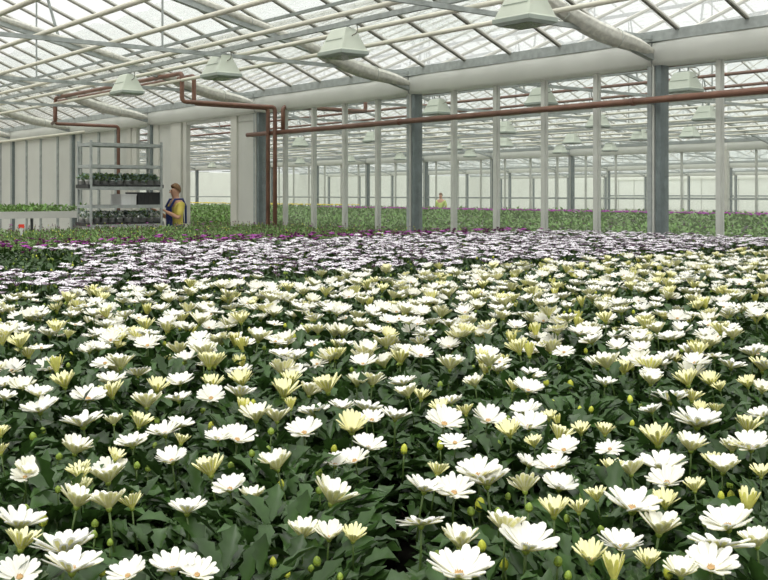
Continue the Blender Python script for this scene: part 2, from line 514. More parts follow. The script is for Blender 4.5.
# grow lamps
def lamp_parts():
    L, W, H = 0.205, 0.165, 0.29
    m = MB()
    def ring(l, w, z): return [(-l, -w, z), (l, -w, z), (l, w, z), (-l, w, z)]
    rs = [ring(L, W, 0.055), ring(L - 0.01, W - 0.01, 0.07), ring(L - 0.075, 0.062, H - 0.012), ring(L - 0.085, 0.052, H)]
    vs = [p for r in rs for p in r]; fs = []
    for i in range(len(rs) - 1):
        for k in range(4):
            fs.append((i * 4 + k, i * 4 + (k + 1) % 4, i * 4 + 4 + (k + 1) % 4, i * 4 + 4 + k))
    fs.append((12, 13, 14, 15))
    m.add(vs, fs, 'lamp'); hous = m
    for s in (-1, 1):
        zz = 0.17; ww = 0.165 - 0.105 * (zz - 0.07) / 0.21
        m.beam((-0.14, s * (ww + 0.002), zz), (0.14, s * (ww + 0.002), zz), 0.004, 0.006, 'lamp_rim')
    m = MB()
    rs = [ring(L - 0.03, W - 0.03, 0.0), ring(L + 0.004, W + 0.004, 0.022), ring(L + 0.004, W + 0.004, 0.055), ring(L - 0.01, W - 0.01, 0.056)]
    vs = [p for r in rs for p in r]; fs = []
    for i in range(3):
        for k in range(4):
            fs.append((i * 4 + k, i * 4 + (k + 1) % 4, i * 4 + 4 + (k + 1) % 4, i * 4 + 4 + k))
    m.add(vs, fs, 'lamp_rim'); rim = m
    m = MB(); m.box(-L + 0.03, L - 0.03, -W + 0.03, W - 0.03, -0.002, 0.012, 'lens'); lens = m
    m = MB()
    for s in (-1, 1):
        m.beam((s * 0.07, 0, H - 0.01), (s * 0.07, 0, H + 0.07), 0.025, 0.006, 'steel', (0, 1, 0))
    m.box(-0.09, 0.09, -0.03, 0.03, H + 0.0, H + 0.012, 'steel'); br = m
    m = MB(); m.tube(bend([(0.12, 0, 0.2), (0.25, 0, 0.22), (0.23, 0, 0.33), (0.1, 0, 0.35)], 0.08, 5), 0.006, 'gasket', 6); cab = m
    return [('housing', hous.mesh('housing')), ('rim', rim.mesh('rim')), ('lens', lens.mesh('lens')), ('bracket', br.mesh('bracket')), ('power_cable', cab.mesh('power_cable', True))]
LP = lamp_parts()
def lamp(x, y, z, label, group):
    o = thing('hanging_lamp', label, 'lamp', (x, y, z), 0, group)
    for n_, me in LP:
        link(n_, me, o)
NEARL = ['pale grow lamp with tapered housing at the top edge right of centre', 'pale grow lamp with tapered housing hanging above the second column from the right',
         'pale grow lamp with tapered housing hanging above the doorway', 'pale grow lamp with tapered housing, smallest of the near row at the left']
for px, py, lab in zip((525, 343, 221, 127), (25, 57, 80, 97), NEARL):
    r = (px - 384) / F; Y = (9.07 - 2.93) / (CS * r + SN)
    lamp(CAM.x - Y * (-SN * r + CS), -2.93, 2.955, lab, 'near row of grow lamps')
FARL = [(684, 2.95, 'pale grow lamp behind the glass, just right of the tall right column'), (541, 2.95, 'pale grow lamp behind the glass, midway between the two tall right columns'),
        (437, 2.95, 'pale grow lamp behind the glass, just right of the second column from the right'), (598, 7.9, 'smaller pale grow lamp behind the glass left of the tall right column'),
        (706, 7.9, 'smaller pale grow lamp behind the glass, lower right of the tall right column')]
for px, v, lab in FARL:
    lamp(on_wall(px, v), v, 2.96, lab, 'grow lamps in the next hall')
for v, pxs in ((12.8, (572, 640, 505, 455, 690)), (17.6, (560, 610, 470, 400, 350, 300, 212)), (7.9, (505, 372, 300))):
    for px in pxs:
        lamp(on_wall(px, v), v, 2.96, 'small distant grow lamp among the rows of the next hall', 'distant grow lamps')
for v in (2.95, 7.9, 12.8, 17.6):
    m = MB(); m.beam((XB, v, 3.34), (XA + 6, v, 3.34), 0.045, 0.06, 'steel'); tag(m.build('lamp_rail'), 'grey lamp rail beyond the glass wall', 'rail', 'lamp rails beyond the glass')

# ------------------------------------------------------------------ the partition wall: mullions, glass, panels, door
def mullion(x, y=0, w=0.055, z1=2.95, mt='alu'):
    m = MB(); m.box(-w / 2, w / 2, -0.035, 0.035, 0, z1, mt)
    m.box(-w / 2 - 0.008, w / 2 + 0.008, -0.012, 0.012, 0, z1, mt)
    o = m.build('mullion'); o.location = (x, y, 0); return tag(o, kind='structure')
wn = [0]
def pane(x0, x1, y=0, z0=0.0, z1=2.97, mt='wall_glass'):
    wn[0] += 1
    m = MB(); m.add([(x0, y, z0), (x1, y, z0), (x1, y, z1), (x0, y, z1)], [(0, 1, 2, 3)], mt)
    return tag(m.build(f'window_{wn[0]}'), kind='structure')
def panel(x0, x1, z1=2.95, y=0.0, name='wall_panel'):
    m = MB(); m.box(min(x0, x1), max(x0, x1), y - 0.012, y + 0.012, 0, z1, 'white')
    return tag(m.build(name), kind='structure')

for c in (8, 4, 0, -4):
    pxs = {4: (720,), 0: (597, 544.5, 496.5, 454), -4: (378, 345, 314, 285.5)}.get(c)
    for mx_ in ([on_wall(p_) for p_ in pxs] if pxs else [c - 0.8 * i for i in range(1, 5)]) + ([1.6, 2.4, 3.2] if c == 4 else []):
        mullion(mx_)
    for i in range(5):
        pane(c - 0.8 * i - 0.03, c - 0.8 * (i + 1) + 0.03)
X = on_wall
panel(-8.08, X(237), 2.82)
m = MB(); m.box(X(240), -8.08, -0.03, 0.03, 2.82, 2.95, 'alu'); struct('door_header', m)
m = MB(); m.box(X(233), X(239), -0.05, 0.05, 0, 2.93, 'white_post'); struct('door_post', m)
m = MB(); m.box(X(173.5), X(183.5), -0.06, 0.05, 0, 2.93, 'white_post'); struct('door_post', m)
m = MB(); m.box(X(185), X(188), -0.04, 0.05, 0, 2.93, 'white_post'); struct('door_post', m)
panel(X(160), X(173.5), 2.93)
m = MB(); m.box(X(153.5), X(160), -0.03, 0.06, 0, 2.93, 'white_post'); struct('door_post', m)
m = MB(); m.box(X(188), X(233), -0.03, 0.03, 2.86, 2.97, 'alu'); struct('door_header', m)
pane(X(148), X(137.5))
m = MB(); m.box(X(128), X(132), -0.03, 0.05, 0, 2.93, 'white_post'); struct('door_post', m)
m = MB(); m.box(X(133), X(137.5), -0.03, 0.05, 0, 2.93, 'white_post'); struct('door_post', m)
x0 = X(128)
for px in (117, 100, 82, 75, 58.7, 41.7, 27.5, 14, 1.5):
    panel(x0, X(px)); x0 = X(px)
    if px not in (75, 14):
        mullion(x0, -0.01, 0.07, 2.93, 'steel')
while x0 > -46:
    panel(x0, x0 - 1); x0 -= 1; mullion(x0, -0.01, 0.06, 2.93, 'steel')
# white horizontal rail hung before the far left panels
pipe('hanging_pipe', [(X(116), -0.7, 2.86), (-30, -0.7, 2.86)], 0.03, 'cream_pipe', 'cream pipe along the top of the white panels at far left', 'pipe')

# far partition and end wall
for x in [x * 1.333 - 38.67 for x in range(0, 37)]:
    mullion(x, SPAN, 0.05, 2.95, 'alu')
wn_far = pane(XA, XB, SPAN)
m = MB(); m.box(XA, XB, SPAN - 0.03, SPAN + 0.03, 1.40, 1.46, 'steel'); struct('trim_1', m)
m = MB(); m.box(X(727, SPAN), X(731, SPAN), SPAN - 0.2, SPAN - 0.1, 0, 2.93, 'white_post'); struct('door_post', m)
YE = SPAN * 4
m = MB(); m.box(XA - 20, XB + 6, YE, YE + 0.05, 0, 3.2, 'end_wall')
struct('wall_back', m)
m = MB(); m.box(XA - 0.05, XA, -20, YE, 0, 3.25, 'end_wall'); struct('wall_left', m)
m = MB()
for i in range(40):
    m.box(XB - i * 2 - 0.04, XB - i * 2 + 0.04, YE - 0.06, YE, 0, 3.2, 'alu')
m.box(XA - 20, XB, YE - 0.05, YE, 1.35, 1.45, 'steel_dark')
struct('trim_2', m)
m = MB(); m.box(XA - 20, XB, YE - 0.1, YE + 0.1, 3.0, 3.29, 'film'); struct('trim_3', m)

# ------------------------------------------------------------------ benches
def bench(x0, x1, y0, y1, z, label, group=None, rim='rim', rimh=0.1, name='growing_bench'):
    o = thing(name, label, 'bench', ((x0 + x1) / 2, (y0 + y1) / 2, 0), 0, group)
    a, b = (x1 - x0) / 2, (y1 - y0) / 2
    m = MB(); m.box(-a, a, -b, b, z - 0.03, z, 'bench'); m.build('tabletop', o)
    m = MB()
    for s in (-1, 1):
        m.box(s * a - 0.015, s * a + 0.015, -b, b, z - 0.05, z - 0.05 + rimh, rim)
        m.box(-a, a, s * b - 0.015, s * b + 0.015, z - 0.05, z - 0.05 + rimh, rim)
    m.build('rim', o)
    n = max(2, int(2 * b / 2))
    for i in range(n):
        for s in (-1, 1):
            m = MB(); m.box(-0.025, 0.025, -0.025, 0.025, 0, z - 0.03, 'steel_dark')
            l = m.build('leg', o); l.location = (s * (a - 0.25), -b + 0.3 + (2 * b - 0.6) * i / (n - 1), 0)
    return o
BZ = 0.82
bench(2.56, 7.9, -11.5, -0.35, BZ, 'growing bench under the cream white daisies in the foreground')
bench(-1.95, 2.5, -11.5, -0.35, BZ, 'growing bench under the white and purple daisies in the middle')
bench(-7.25, -2.0, -11.5, -0.35, BZ, 'growing bench under the green budding plants along the wall')
bench(-15.6, -12.6, -9.0, -0.9, 1.17, 'raised white-rimmed bench of seedlings left of the cart', rimh=0.13)

# ------------------------------------------------------------------ flowers
def petal(m, ang, L, wd, e0, e1, top, under, r0=0.1, twist=0.0, edge='petal'):
    ts = (0.0, 0.3, 0.64, 0.9, 1.0); ws = (0.34, 0.74, 1.0, 0.84, 0.34)
    x, z, px_ = r0, 0.0, 0
    pts = []
    for i, t in enumerate(ts):
        e = e0 + (e1 - e0) * t
        if i:
            d = (t - px_) * L; x += d * math.cos(e); z += d * math.sin(e)
        px_ = t
        pts.append((x, z, e))
    ca, sa = math.cos(ang), math.sin(ang)
    for side in (1, -1):
        vs = []
        for (px, pz, e), ww in zip(pts, ws):
            h = wd * ww
            for yy in (-h, -h * .5, h * .5, h):
                off = 0.012 * side; dip = -0.35 * wd * ww * (1 - (yy / h) ** 2) * .6
                X_ = px - math.sin(e) * (off + dip); Z_ = pz + math.cos(e) * (off + dip) + twist * yy
                vs.append((X_ * ca - yy * sa, X_ * sa + yy * ca, Z_))
        fa, fb = [], []
        for i in range(4):
            for j in range(3):
                q = (i * 4 + j, i * 4 + j + 4, i * 4 + j + 5, i * 4 + j + 1)
                (fb if (j == 1 and i < 3) or i == 0 else fa).append(tuple(reversed(q)) if side > 0 else q)
        if side > 0:
            m.add(vs, fa + fb, top)
        else:
            m.add(vs, fb, under); m.add(vs, fa, edge)

def petals_mesh(seed, kind, top, under, np_=16, edge=None):
    rnd = random.Random(seed)
    m = MB()
    e, de, wd, L = {'open': (math.radians(33), -0.06, 0.148, 0.98), 'wide': (math.radians(18), -0.12, 0.15, 0.97), 'flat': (math.radians(-6), -0.16, 0.2, 0.95), 'cup': (math.radians(48), -0.1, 0.15, 1.0),
                    'half': (math.radians(57), -0.15, 0.105, 1.0), 'tight': (math.radians(70), 0.0, 0.09, 1.0)}[kind]
    tilt = rnd.uniform(0, 6.28)
    for i in range(np_):
        a = 2 * PI * i / np_ + rnd.uniform(-.07, .07)
        ee = e + rnd.uniform(-.13, .13) + 0.09 * math.cos(a - tilt)
        petal(m, a, L * rnd.uniform(.9, 1.07), wd * rnd.uniform(.88, 1.12), ee, ee + de + rnd.uniform(-.12, .12), top, under, 0.09, rnd.uniform(-.3, .3), edge or under)
    return m
def disc_mb(mt):
    m = MB(); m.lathe([(0.09, 0.03), (0.145, 0.08), (0.11, 0.12), (0.04, 0.135)], mt, 10)
    for i in range(14):
        a = i * 2.4; r = 0.12 * math.sqrt(i / 14 + .03)
        m.tube([(r * math.cos(a), r * math.sin(a), 0.08), (r * math.cos(a) * 1.05, r * math.sin(a) * 1.05, 0.17)], 0.016, mt, 4)
    return m
def stem_mb(n=8, L=2.4):
    m = MB()
    m.lathe([(0.05, -0.2), (0.12, -0.12), (0.15, -0.02), (0.12, 0.03)], 'calyx', 9)
    m.tube([(0, 0, -0.15), (0.05, 0.02, -L * .4), (0.02, 0.1, -L)], [0.055, 0.05, 0.06], 'stem', n - 2)
    return m
def joined(*mbs):
    m = MB()
    for q in mbs:
        o = len(m.v); m.v += q.v
        for f, k in zip(q.f, q.mi):
            m.f.append(tuple(i + o for i in f)); m.mi.append(m._m(q.mats[k]))
    return m
def bud_mb(mt, seed=0, L=1.0):
    rnd = random.Random(seed)
    m = MB()
    vs, fs = [], []; n = 12
    prof = [(0.12, -0.5), (0.40, -0.32), (0.52, 0.0), (0.44, 0.34), (0.26, 0.6), (0.06, 0.74)]
    for i, (r, z) in enumerate(prof):
        for k in range(n):
            a = 2 * PI * k / n; q = r * (1.1 if k % 2 else 0.9)
            vs.append((q * math.cos(a), q * math.sin(a), z * L))
    for i in range(len(prof) - 1):
        for k in range(n):
            fs.append((i * n + k, i * n + (k + 1) % n, (i + 1) * n + (k + 1) % n, (i + 1) * n + k))
    fs.append(tuple((len(prof) - 1) * n + k for k in range(n)))
    m.add(vs, fs, mt)
    m.lathe([(0.14, -0.56), (0.42, -0.36), (0.5, -0.14), (0.44, -0.12)], 'calyx' if mt != 'pu_bud' else 'pu_bud', 9, top=False)
    m.tube([(0, 0, -0.5), (0.12, 0.05, -2.0), (0.05, 0.2, -5)], 0.13, 'stem', 5)
    return m

FL = {}
for kind, n in (('open', 4), ('wide', 3), ('cup', 3), ('half', 3), ('tight', 2)):
    und = {'open': 'under', 'wide': 'under', 'cup': 'under', 'half': 'under_y', 'tight': 'under_y'}[kind]
    top = 'inner_c' if kind in ('half', 'tight') else 'petal'
    edge = {'open': 'petal', 'wide': 'petal', 'cup': 'inner_c', 'half': 'inner_c', 'tight': None}[kind]
    FL[kind] = [petals_mesh(10 * i + len(kind), kind, top, und, 14 if kind == 'tight' else 19, edge) for i in range(n)]
DISC, STEM = disc_mb('disc'), stem_mb()
FLM = {k: [(p.mesh('flower', True), joined(p, DISC, STEM).mesh('flower', True)) for p in v] for k, v in FL.items()}
DISCM, STEMM = DISC.mesh('flower_center', True), STEM.mesh('stem', True)
BUDM = [bud_mb('bud', i).mesh('bud', True) for i in range(2)]
BUDY = [bud_mb('bud_y', 9, 1.25).mesh('bud', True)]
WP = [joined(petals_mesh(100 + i, k, 'wp_top', 'wp_under', 15), disc_mb('wp_disc'), stem_mb()).mesh('flower', True) for i, k in enumerate(('flat', 'flat', 'wide', 'flat'))]
WPH = [joined(petals_mesh(120, 'half', 'wp_top', 'wp_under', 12), stem_mb()).mesh('flower', True)]
PU = [joined(petals_mesh(140 + i, k, 'pu_top', 'pu_under', 15), disc_mb('wp_disc'), stem_mb()).mesh('flower', True) for i, k in enumerate(('flat', 'wide', 'flat'))]
PUH = [joined(petals_mesh(160, 'half', 'pu_under', 'pu_under', 12), stem_mb()).mesh('flower', True)]
PUB = [bud_mb('pu_bud', 4).mesh('bud', True)]

def leaf(m, base, az, el, L, W, mt, rnd, teeth=True, seg=5):
    ts = [i / seg for i in range(seg + 1)]
    dx, dy = math.cos(az), math.sin(az)
    px, pz = 0.0, 0.0
    curl = rnd.uniform(-1.3, 0.3); roll = rnd.uniform(-.5, .5); fold = rnd.uniform(0.25, 0.85)
    vs = []
    for i, t in enumerate(ts):
        e = el + curl * t
        if i:
            px += L / seg * math.cos(e); pz += L / seg * math.sin(e)
        wv = W * (0.16 + 1.0 * math.sin(PI * min(1, t ** 1.25)) ** 0.8 if t < 1 else 0.12)
        if teeth and seg >= 4 and 0 < i < seg:
            wv *= 1.28 if i % 2 else 0.82
        for j in (-1, 0, 1):
            yy = j * wv; up = abs(j) * fold * wv + j * roll * wv
            x_ = px - math.sin(e) * up; z_ = pz + math.cos(e) * up
            vs.append((base[0] + x_ * dx - yy * dy, base[1] + x_ * dy + yy * dx, base[2] + z_))
    fs = []
    for i in range(seg):
        for j in range(2):
            fs.append((i * 3 + j, i * 3 + j + 3, i * 3 + j + 4, i * 3 + j + 1))
    m.add(vs, fs, mt)

def foliage(seed, mt, n, rad, top, L, W, seg=5, trunk=True, low=0.08):
    rnd = random.Random(seed)
    m = MB()
    for i in range(n):
        u = math.sqrt(rnd.random()); a = rnd.uniform(0, 2 * PI)
        r = rad * u
        h = low + (top - low) * (1 - 0.2 * u * u) * (rnd.random() ** 0.45)
        el = rnd.uniform(0.25, 1.3) * (1.0 - 0.35 * u)
        leaf(m, (r * math.cos(a) * .75, r * math.sin(a) * .75, h - 0.012), a + rnd.uniform(-1.0, 1.0), el, L * rnd.uniform(.7, 1.2), W * rnd.uniform(.8, 1.2), mt, rnd, True, seg)
    if trunk:
        for i in range(7):
            a = rnd.uniform(0, 6.28); r = rad * .6 * rnd.random()
            m.tube([(0.02 * math.cos(a), 0.02 * math.sin(a), 0.0), (r * math.cos(a), r * math.sin(a), top * 0.75)], 0.004, 'stem', 5)
    return m.mesh('foliage', True)
FN = [foliage(i, 'leaf', 290, 0.165, 0.335, 0.05, 0.0082, 7, low=.10) for i in range(6)]
FM = [foliage(20 + i, 'leaf', 165, 0.165, 0.333, 0.052, 0.009, 5, low=.13) for i in range(4)]
FW = [foliage(40 + i, 'leaf', 100, 0.185, 0.312, 0.06, 0.0115, 3, low=.14) for i in range(4)]
FG = [foliage(60 + i, 'leaf_far', 95, 0.16, 0.30, 0.055, 0.009, 3) for i in range(4)]

m = MB(); m.lathe([(0.045, 0.0), (0.06, 0.095), (0.064, 0.095), (0.064, 0.105), (0.056, 0.105), (0.054, 0.092)], 'pot', 14, top=False)
POT = m.mesh('pot', True)
m = MB(); m.lathe([(0.05, 0.088), (0.03, 0.094), (0.005, 0.096)], 'soil', 12); SOIL = m.mesh('soil', True)

# open blossoms and buds read off the photo: x, y, width in pixels, kind
HERO = """19,527,48,o 64,553,58,o 72,571,56,o 20,578,42,o 77,506,38,c 109,508,36,c 132,508,26,h 187,513,38,o 128,577,38,o 173,571,46,o 21,549,36,h 83,491,20,h 43,521,13,y 25,478,24,o 80,480,22,h 108,482,34,c
58,490,9,b 26,509,10,b 95,524,10,b 94,535,10,b 110,543,9,b 131,490,9,b 102,573,10,y 230,490,34,o 252,500,24,c 332,503,44,c 303,537,33,c 329,539,28,c 353,541,26,h 197,576,24,o 281,485,9,y 319,491,9,b 269,539,11,b 273,563,10,y 317,562,12,b 311,569,9,b 340,577,9,b 203,566,9,b 287,574,9,y
424,491,38,o 454,494,40,o 487,485,46,o 525,491,32,c 559,489,36,o 421,525,48,w 460,547,40,c 505,532,38,c 526,549,58,o 459,576,62,o 554,516,32,h 480,506,15,y 471,512,11,b 498,512,10,b 458,530,10,b 529,508,11,b 482,547,12,y 504,565,13,y 558,562,13,b 568,576,11,b 508,497,9,b 437,555,10,b 567,519,10,b 478,564,9,b
632,510,54,o 659,533,40,c 667,484,38,o 621,549,44,o 591,562,34,h 720,548,66,w 728,528,52,o 757,546,34,c 711,569,50,o 648,566,24,h 597,500,22,h 665,507,28,h 747,512,24,t 579,513,14,h 614,579,26,t 580,497,9,b 609,521,12,b 601,530,10,b 721,497,10,y 731,496,10,y 695,491,15,h 730,485,10,b 668,574,13,y 705,524,9,b 681,576,22,c
40,412,36,o 39,396,28,o 22,391,26,c 4,386,22,o 5,399,22,o 65,387,26,h 88,400,34,o 112,397,27,h 83,426,40,o 114,424,17,c 147,407,30,c 139,427,24,h 165,435,33,o 180,427,26,o 132,446,33,o 172,462,33,o 75,453,31,c 29,474,29,c 110,474,36,o 80,476,25,h 115,460,19,h 112,383,30,o 180,384,28,o 157,392,24,h 179,401,26,o 1,436,15,h 1,454,13,h 181,444,17,h
99,389,8,b 132,414,8,b 33,437,10,b 43,431,8,b 155,446,8,b 137,466,9,b 148,469,8,b 157,421,8,b 59,457,9,b 239,396,31,o 211,399,28,o 256,420,31,c 277,421,27,c 304,434,35,o 314,415,32,o 342,409,25,o 367,411,29,o 372,421,27,o 218,440,27,o 237,441,35,o 277,469,34,c 335,466,29,o 355,462,32,o 368,449,33,o 211,475,33,h 284,397,30,h 212,389,24,h 242,385,25,h 291,384,22,h 309,395,25,c 328,392,30,h 372,385,25,c 357,385,22,c 352,432,32,h 243,412,15,t 291,409,12,t
211,427,9,y 253,404,8,y 203,411,8,b 271,432,9,b 268,450,9,b 252,454,9,b 334,450,9,y 319,473,10,b 231,466,9,b 203,466,9,b 403,385,27,o 408,396,23,c 421,400,20,h 451,404,25,o 475,386,21,c 528,392,31,o 513,390,18,h 395,419,31,o 444,425,38,o 441,412,21,h 488,422,35,o 526,414,31,o 529,428,37,o 510,436,26,h 455,444,34,w 466,415,19,h 564,451,30,o 529,466,27,o 553,469,36,o 478,477,44,o 437,475,23,h 549,420,14,h 558,425,10,t 534,446,18,h 559,440,26,h
404,450,10,y 440,446,9,y 474,465,12,y 546,383,9,y 553,405,9,y 570,385,9,y 508,419,8,b 498,445,10,b 440,385,8,b 525,404,8,b 651,384,23,c 670,402,35,o 692,401,21,h 652,412,23,o 697,426,50,o 605,385,23,o 688,385,26,h 711,385,22,h 720,390,15,h 748,387,19,h 762,392,21,c 762,417,26,o 748,432,28,h 751,449,40,o 732,451,24,c 658,445,34,h 691,450,31,c 610,450,29,w 605,435,21,h 581,434,20,h 662,470,46,o 631,474,30,c 613,473,24,h 723,472,33,c 711,464,20,h 761,477,22,h 700,411,16,h 716,412,16,h
630,400,8,y 591,410,7,y 632,424,7,y 641,407,7,b 647,403,7,b 598,469,9,b 580,410,7,y"""
KIND = {'o': 'open', 'w': 'wide', 'c': 'cup', 'h': 'half', 't': 'tight'}
TOPZ = 1.17
hero = []
rh = random.Random(11)
for tok in HERO.split():
    px, py, wpx, k = tok.split(',')
    px, py, wpx = float(px), float(py), float(wpx)
    z = TOPZ + (rh.uniform(-0.012, 0.012) if k not in 'by' else rh.uniform(-0.035, -0.01))
    p = at(px, py, z)
    Y = (CAM.z - z) * F / (py - HOR)
    hero.append((p, wpx / F * Y, k))

TO_CAM = Vector((CAM.x, CAM.y, 0))
def put_flower(root, p, d, k, rnd, near):
    """p: world place of the blossom, d: its width in metres"""
    lp = Vector(p) - root.location
    tc = (TO_CAM - Vector((p[0], p[1], 0))).normalized()
    lean = rnd.uniform(-0.02, 0.24) if k in 'ow' else rnd.uniform(-0.12, 0.16)
    n = Vector((tc.x * lean + rnd.uniform(-.2, .2), tc.y * lean + rnd.uniform(-.2, .2), 1)).normalized()
    q = n.to_track_quat('Z', 'Y') @ Euler((0, 0, rnd.uniform(0, 6.28))).to_quaternion()
    if k in 'by':
        o = link('bud', rnd.choice(BUDM if k == 'b' else BUDY), root, lp, q.to_euler(), max(0.007, min(0.015, d * 0.68)))
        return o
    kind = KIND[k]
    half = {'open': 0.90, 'wide': 1.02, 'cup': 0.80, 'half': 0.68, 'tight': 0.46}[kind]
    s = max(0.022, min(0.045, d / 2 / half)) * (0.9 if k in 'ht' else 1.0)
    me = rnd.choice(FLM[kind])
    o = link('flower', me[0] if near else me[1], root, lp, q.to_euler(), s)
    if near:
        link('flower_center', DISCM, o); link('stem', STEMM, o)
    return o

def visible(x, y, z=TOPZ, mx=45, my=60):
    p = project((x, y, z))
    return p is not None and p[2] > 0.7 and -mx < p[0] < 768 + mx and p[1] < 580 + my

# --- cream white daisies
SPC = 0.215
plants = []
rp_ = random.Random(5)
j = 0
y = -11.3
gapA, gapB = at(398, 468, 1.1), at(404, 585, 1.1)
while y < -0.45:
    x = 2.62 + (0.5 * SPC if j % 2 else 0)
    while x < 7.8:
        X_, Y_ = x + rp_.uniform(-.025, .025), y + rp_.uniform(-.025, .025)
        if visible(X_, Y_, 1.17, 150, 130) and (Vector((X_, Y_)) - CAM.xy).length > 0.75:
            ab = (gapB - gapA).xy; t = max(0, min(1, (Vector((X_, Y_)) - gapA.xy).dot(ab) / ab.dot(ab)))
            c = gapA.xy + ab * t; dv = Vector((X_, Y_)) - c
            if dv.length < 0.165:
                dv = dv.normalized() * 0.165; X_, Y_ = c.x + dv.x, c.y + dv.y
            plants.append([X_, Y_, []])
        x += SPC
    y += SPC * 0.866; j += 1
for h in hero:
    b = min(plants, key=lambda q: (q[0] - h[0].x) ** 2 + (q[1] - h[0].y) ** 2)
    b[2].append(h)
plants.sort(key=lambda q: (q[0] - CAM.x) ** 2 + (q[1] - CAM.y) ** 2)
def mesh_into(mb, me, mat4):
    o = len(mb.v)
    mb.v += [tuple(mat4 @ v.co) for v in me.vertices]
    ids = [mb._m(next(k for k, v in M.items() if v == mm)) for mm in me.materials]
    for p in me.polygons:
        mb.f.append(tuple(i + o for i in p.vertices)); mb.mi.append(ids[p.material_index])

CREAM = []
inside = [q for q in plants if (lambda p: -25 < p[0] < 793 and p[1] < 625)(project((q[0], q[1], TOPZ)))]
single = {id(q) for q in inside[:300]}
REST = MB()
HERO_LIMIT = 381
for i, pl_ in enumerate(plants):
    x, y, hs = pl_
    if id(pl_) not in single and not hs:
        T = Matrix.Translation((x, y, BZ))
        mesh_into(REST, POT, T)
        mesh_into(REST, rp_.choice(FM), T @ Matrix.Rotation(rp_.uniform(0, 6.28), 4, 'Z'))
        for k in rp_.choices('oowch', k=4):
            a = rp_.uniform(0, 6.28); r = 0.11 * math.sqrt(rp_.random())
            mesh_into(REST, rp_.choice(FLM[KIND[k]])[1], T @ Matrix.Translation((r * math.cos(a), r * math.sin(a), 0.35 + rp_.uniform(-.03, .01))) @ Matrix.Rotation(rp_.uniform(-.2, .2), 4, 'X') @ Matrix.Scale(.032, 4))
        continue
    pr = project((x, y, TOPZ)); Y = pr[2]
    near = Y < 2.5
    root = thing('white_daisy_plant', 'cream white cape daisy plant in the bed behind the front rows', 'potted plant', (x, y, BZ), 0, 'cream white cape daisies')
    CREAM.append((root, pr, hs))
    link('pot', POT, root)
    rot = rp_.uniform(0, 6.28)
    link('foliage', rp_.choice(FN if near else FM), root, None, (0, 0, rot), rp_.uniform(.97, 1.07))
    if near:
        link('soil', SOIL, root)
    for (p, d, k) in hs:
        put_flower(root, p, d, k, rp_, near)
    if pr[1] < 378 or pr[0] < -25 or pr[0] > 795 or pr[1] > 620:
        for _ in range(rp_.choice((3, 3, 4, 5)) if pr[1] < 378 else 3):
            k = rp_.choice('oooowcch'); a = rp_.uniform(0, 6.28); r = 0.11 * math.sqrt(rp_.random())
            p = Vector((x + r * math.cos(a), y + r * math.sin(a), TOPZ + rp_.uniform(-.03, .015)))
            q = project(p)
            if q and q[1] > HERO_LIMIT - 3 and -10 < q[0] < 778 and q[1] < 590:
                continue
            put_flower(root, p, rp_.uniform(.055, .068), k, rp_, near)
        for _ in range(rp_.choice((1, 2, 2, 3)) if pr[1] < 378 else 2):
            k = rp_.choice('bbbyth'); a = rp_.uniform(0, 6.28); r = 0.12 * math.sqrt(rp_.random())
            p = Vector((x + r * math.cos(a), y + r * math.sin(a), TOPZ + rp_.uniform(-.05, -.015)))
            q = project(p)
            if q and q[1] > HERO_LIMIT - 3 and -10 < q[0] < 778 and q[1] < 590:
                continue
            put_flower(root, p, 0.016 if k in 'by' else 0.04, k, rp_, near)
tag(REST.build('daisy_foliage', None, True), 'far and outermost white daisy plants of the foreground bed', 'flowers', kind='stuff')
ROWS = ((512, 600, 'along the bottom edge'), (462, 512, 'in the second row up from the bottom edge'), (428, 462, 'in the third row up from the bottom edge'))
WORD = ['first', 'second', 'third', 'fourth', 'fifth', 'sixth', 'seventh', 'eighth', 'ninth', 'tenth', 'eleventh', 'twelfth', 'thirteenth']
for lo, hi, wh in ROWS:
    rw = sorted((c for c in CREAM if lo <= c[1][1] < hi and 0 < c[1][0] < 768), key=lambda c: c[1][0])
    for i, c in enumerate(rw):
        c[0]['label'] = f'white daisy plant, {WORD[min(i, 12)]} from the left {wh}'
        c[0]['group'] = 'front rows of white daisies'
print('cream', len(CREAM), 'near', sum(1 for c in CREAM if c[1][2] < 2.5))

# --- white / mauve daisies, magenta daisies, green budding plants
def strip(x0, x1, spc, mx=75):
    out = []; j = 0; y = -11.3
    while y < -0.42:
        x = x0 + (0.5 * spc if j % 2 else 0)
        while x < x1:
            X_, Y_ = x + rp_.uniform(-.04, .04), y + rp_.uniform(-.04, .04)
            if visible(X_, Y_, TOPZ, mx, 60):
                out.append((X_, Y_, project((X_, Y_, TOPZ))))
            x += spc
        y += spc * .866; j += 1
    out.sort(key=lambda q: q[2][2])
    return out
def sow(x0, x1, spc, name, label, cat, group, fol, make, stuff_label, limit=300):
    pl = strip(x0, x1, spc)
    rest = MB()
    for i, (x, y, pr) in enumerate(pl):
        items = make(x, y, pr)
        fm, rz, fs = rp_.choice(fol), rp_.uniform(0, 6.28), rp_.uniform(.92, 1.05)
        if i < limit:
            root = thing(name, label(x, y, pr), cat, (x, y, BZ), 0, group)
            link('foliage', fm, root, None, (0, 0, rz), fs)
            for nm, me, lp, rot, s in items:
                link(nm, me, root, lp, rot, s)
        else:
            T = Matrix.Translation((x, y, BZ))
            mesh_into(rest, fm, T @ Matrix.Rotation(rz, 4, 'Z') @ Matrix.Scale(fs, 4))
            for nm, me, lp, rot, s in items:
                mesh_into(rest, me, T @ Matrix.Translation(lp) @ rot.to_matrix().to_4x4() @ Matrix.Scale(s, 4))
    if rest.v:
        tag(rest.build(stuff_label[0], None, True), stuff_label[1], stuff_label[2], kind='stuff')
    print(name, len(pl))

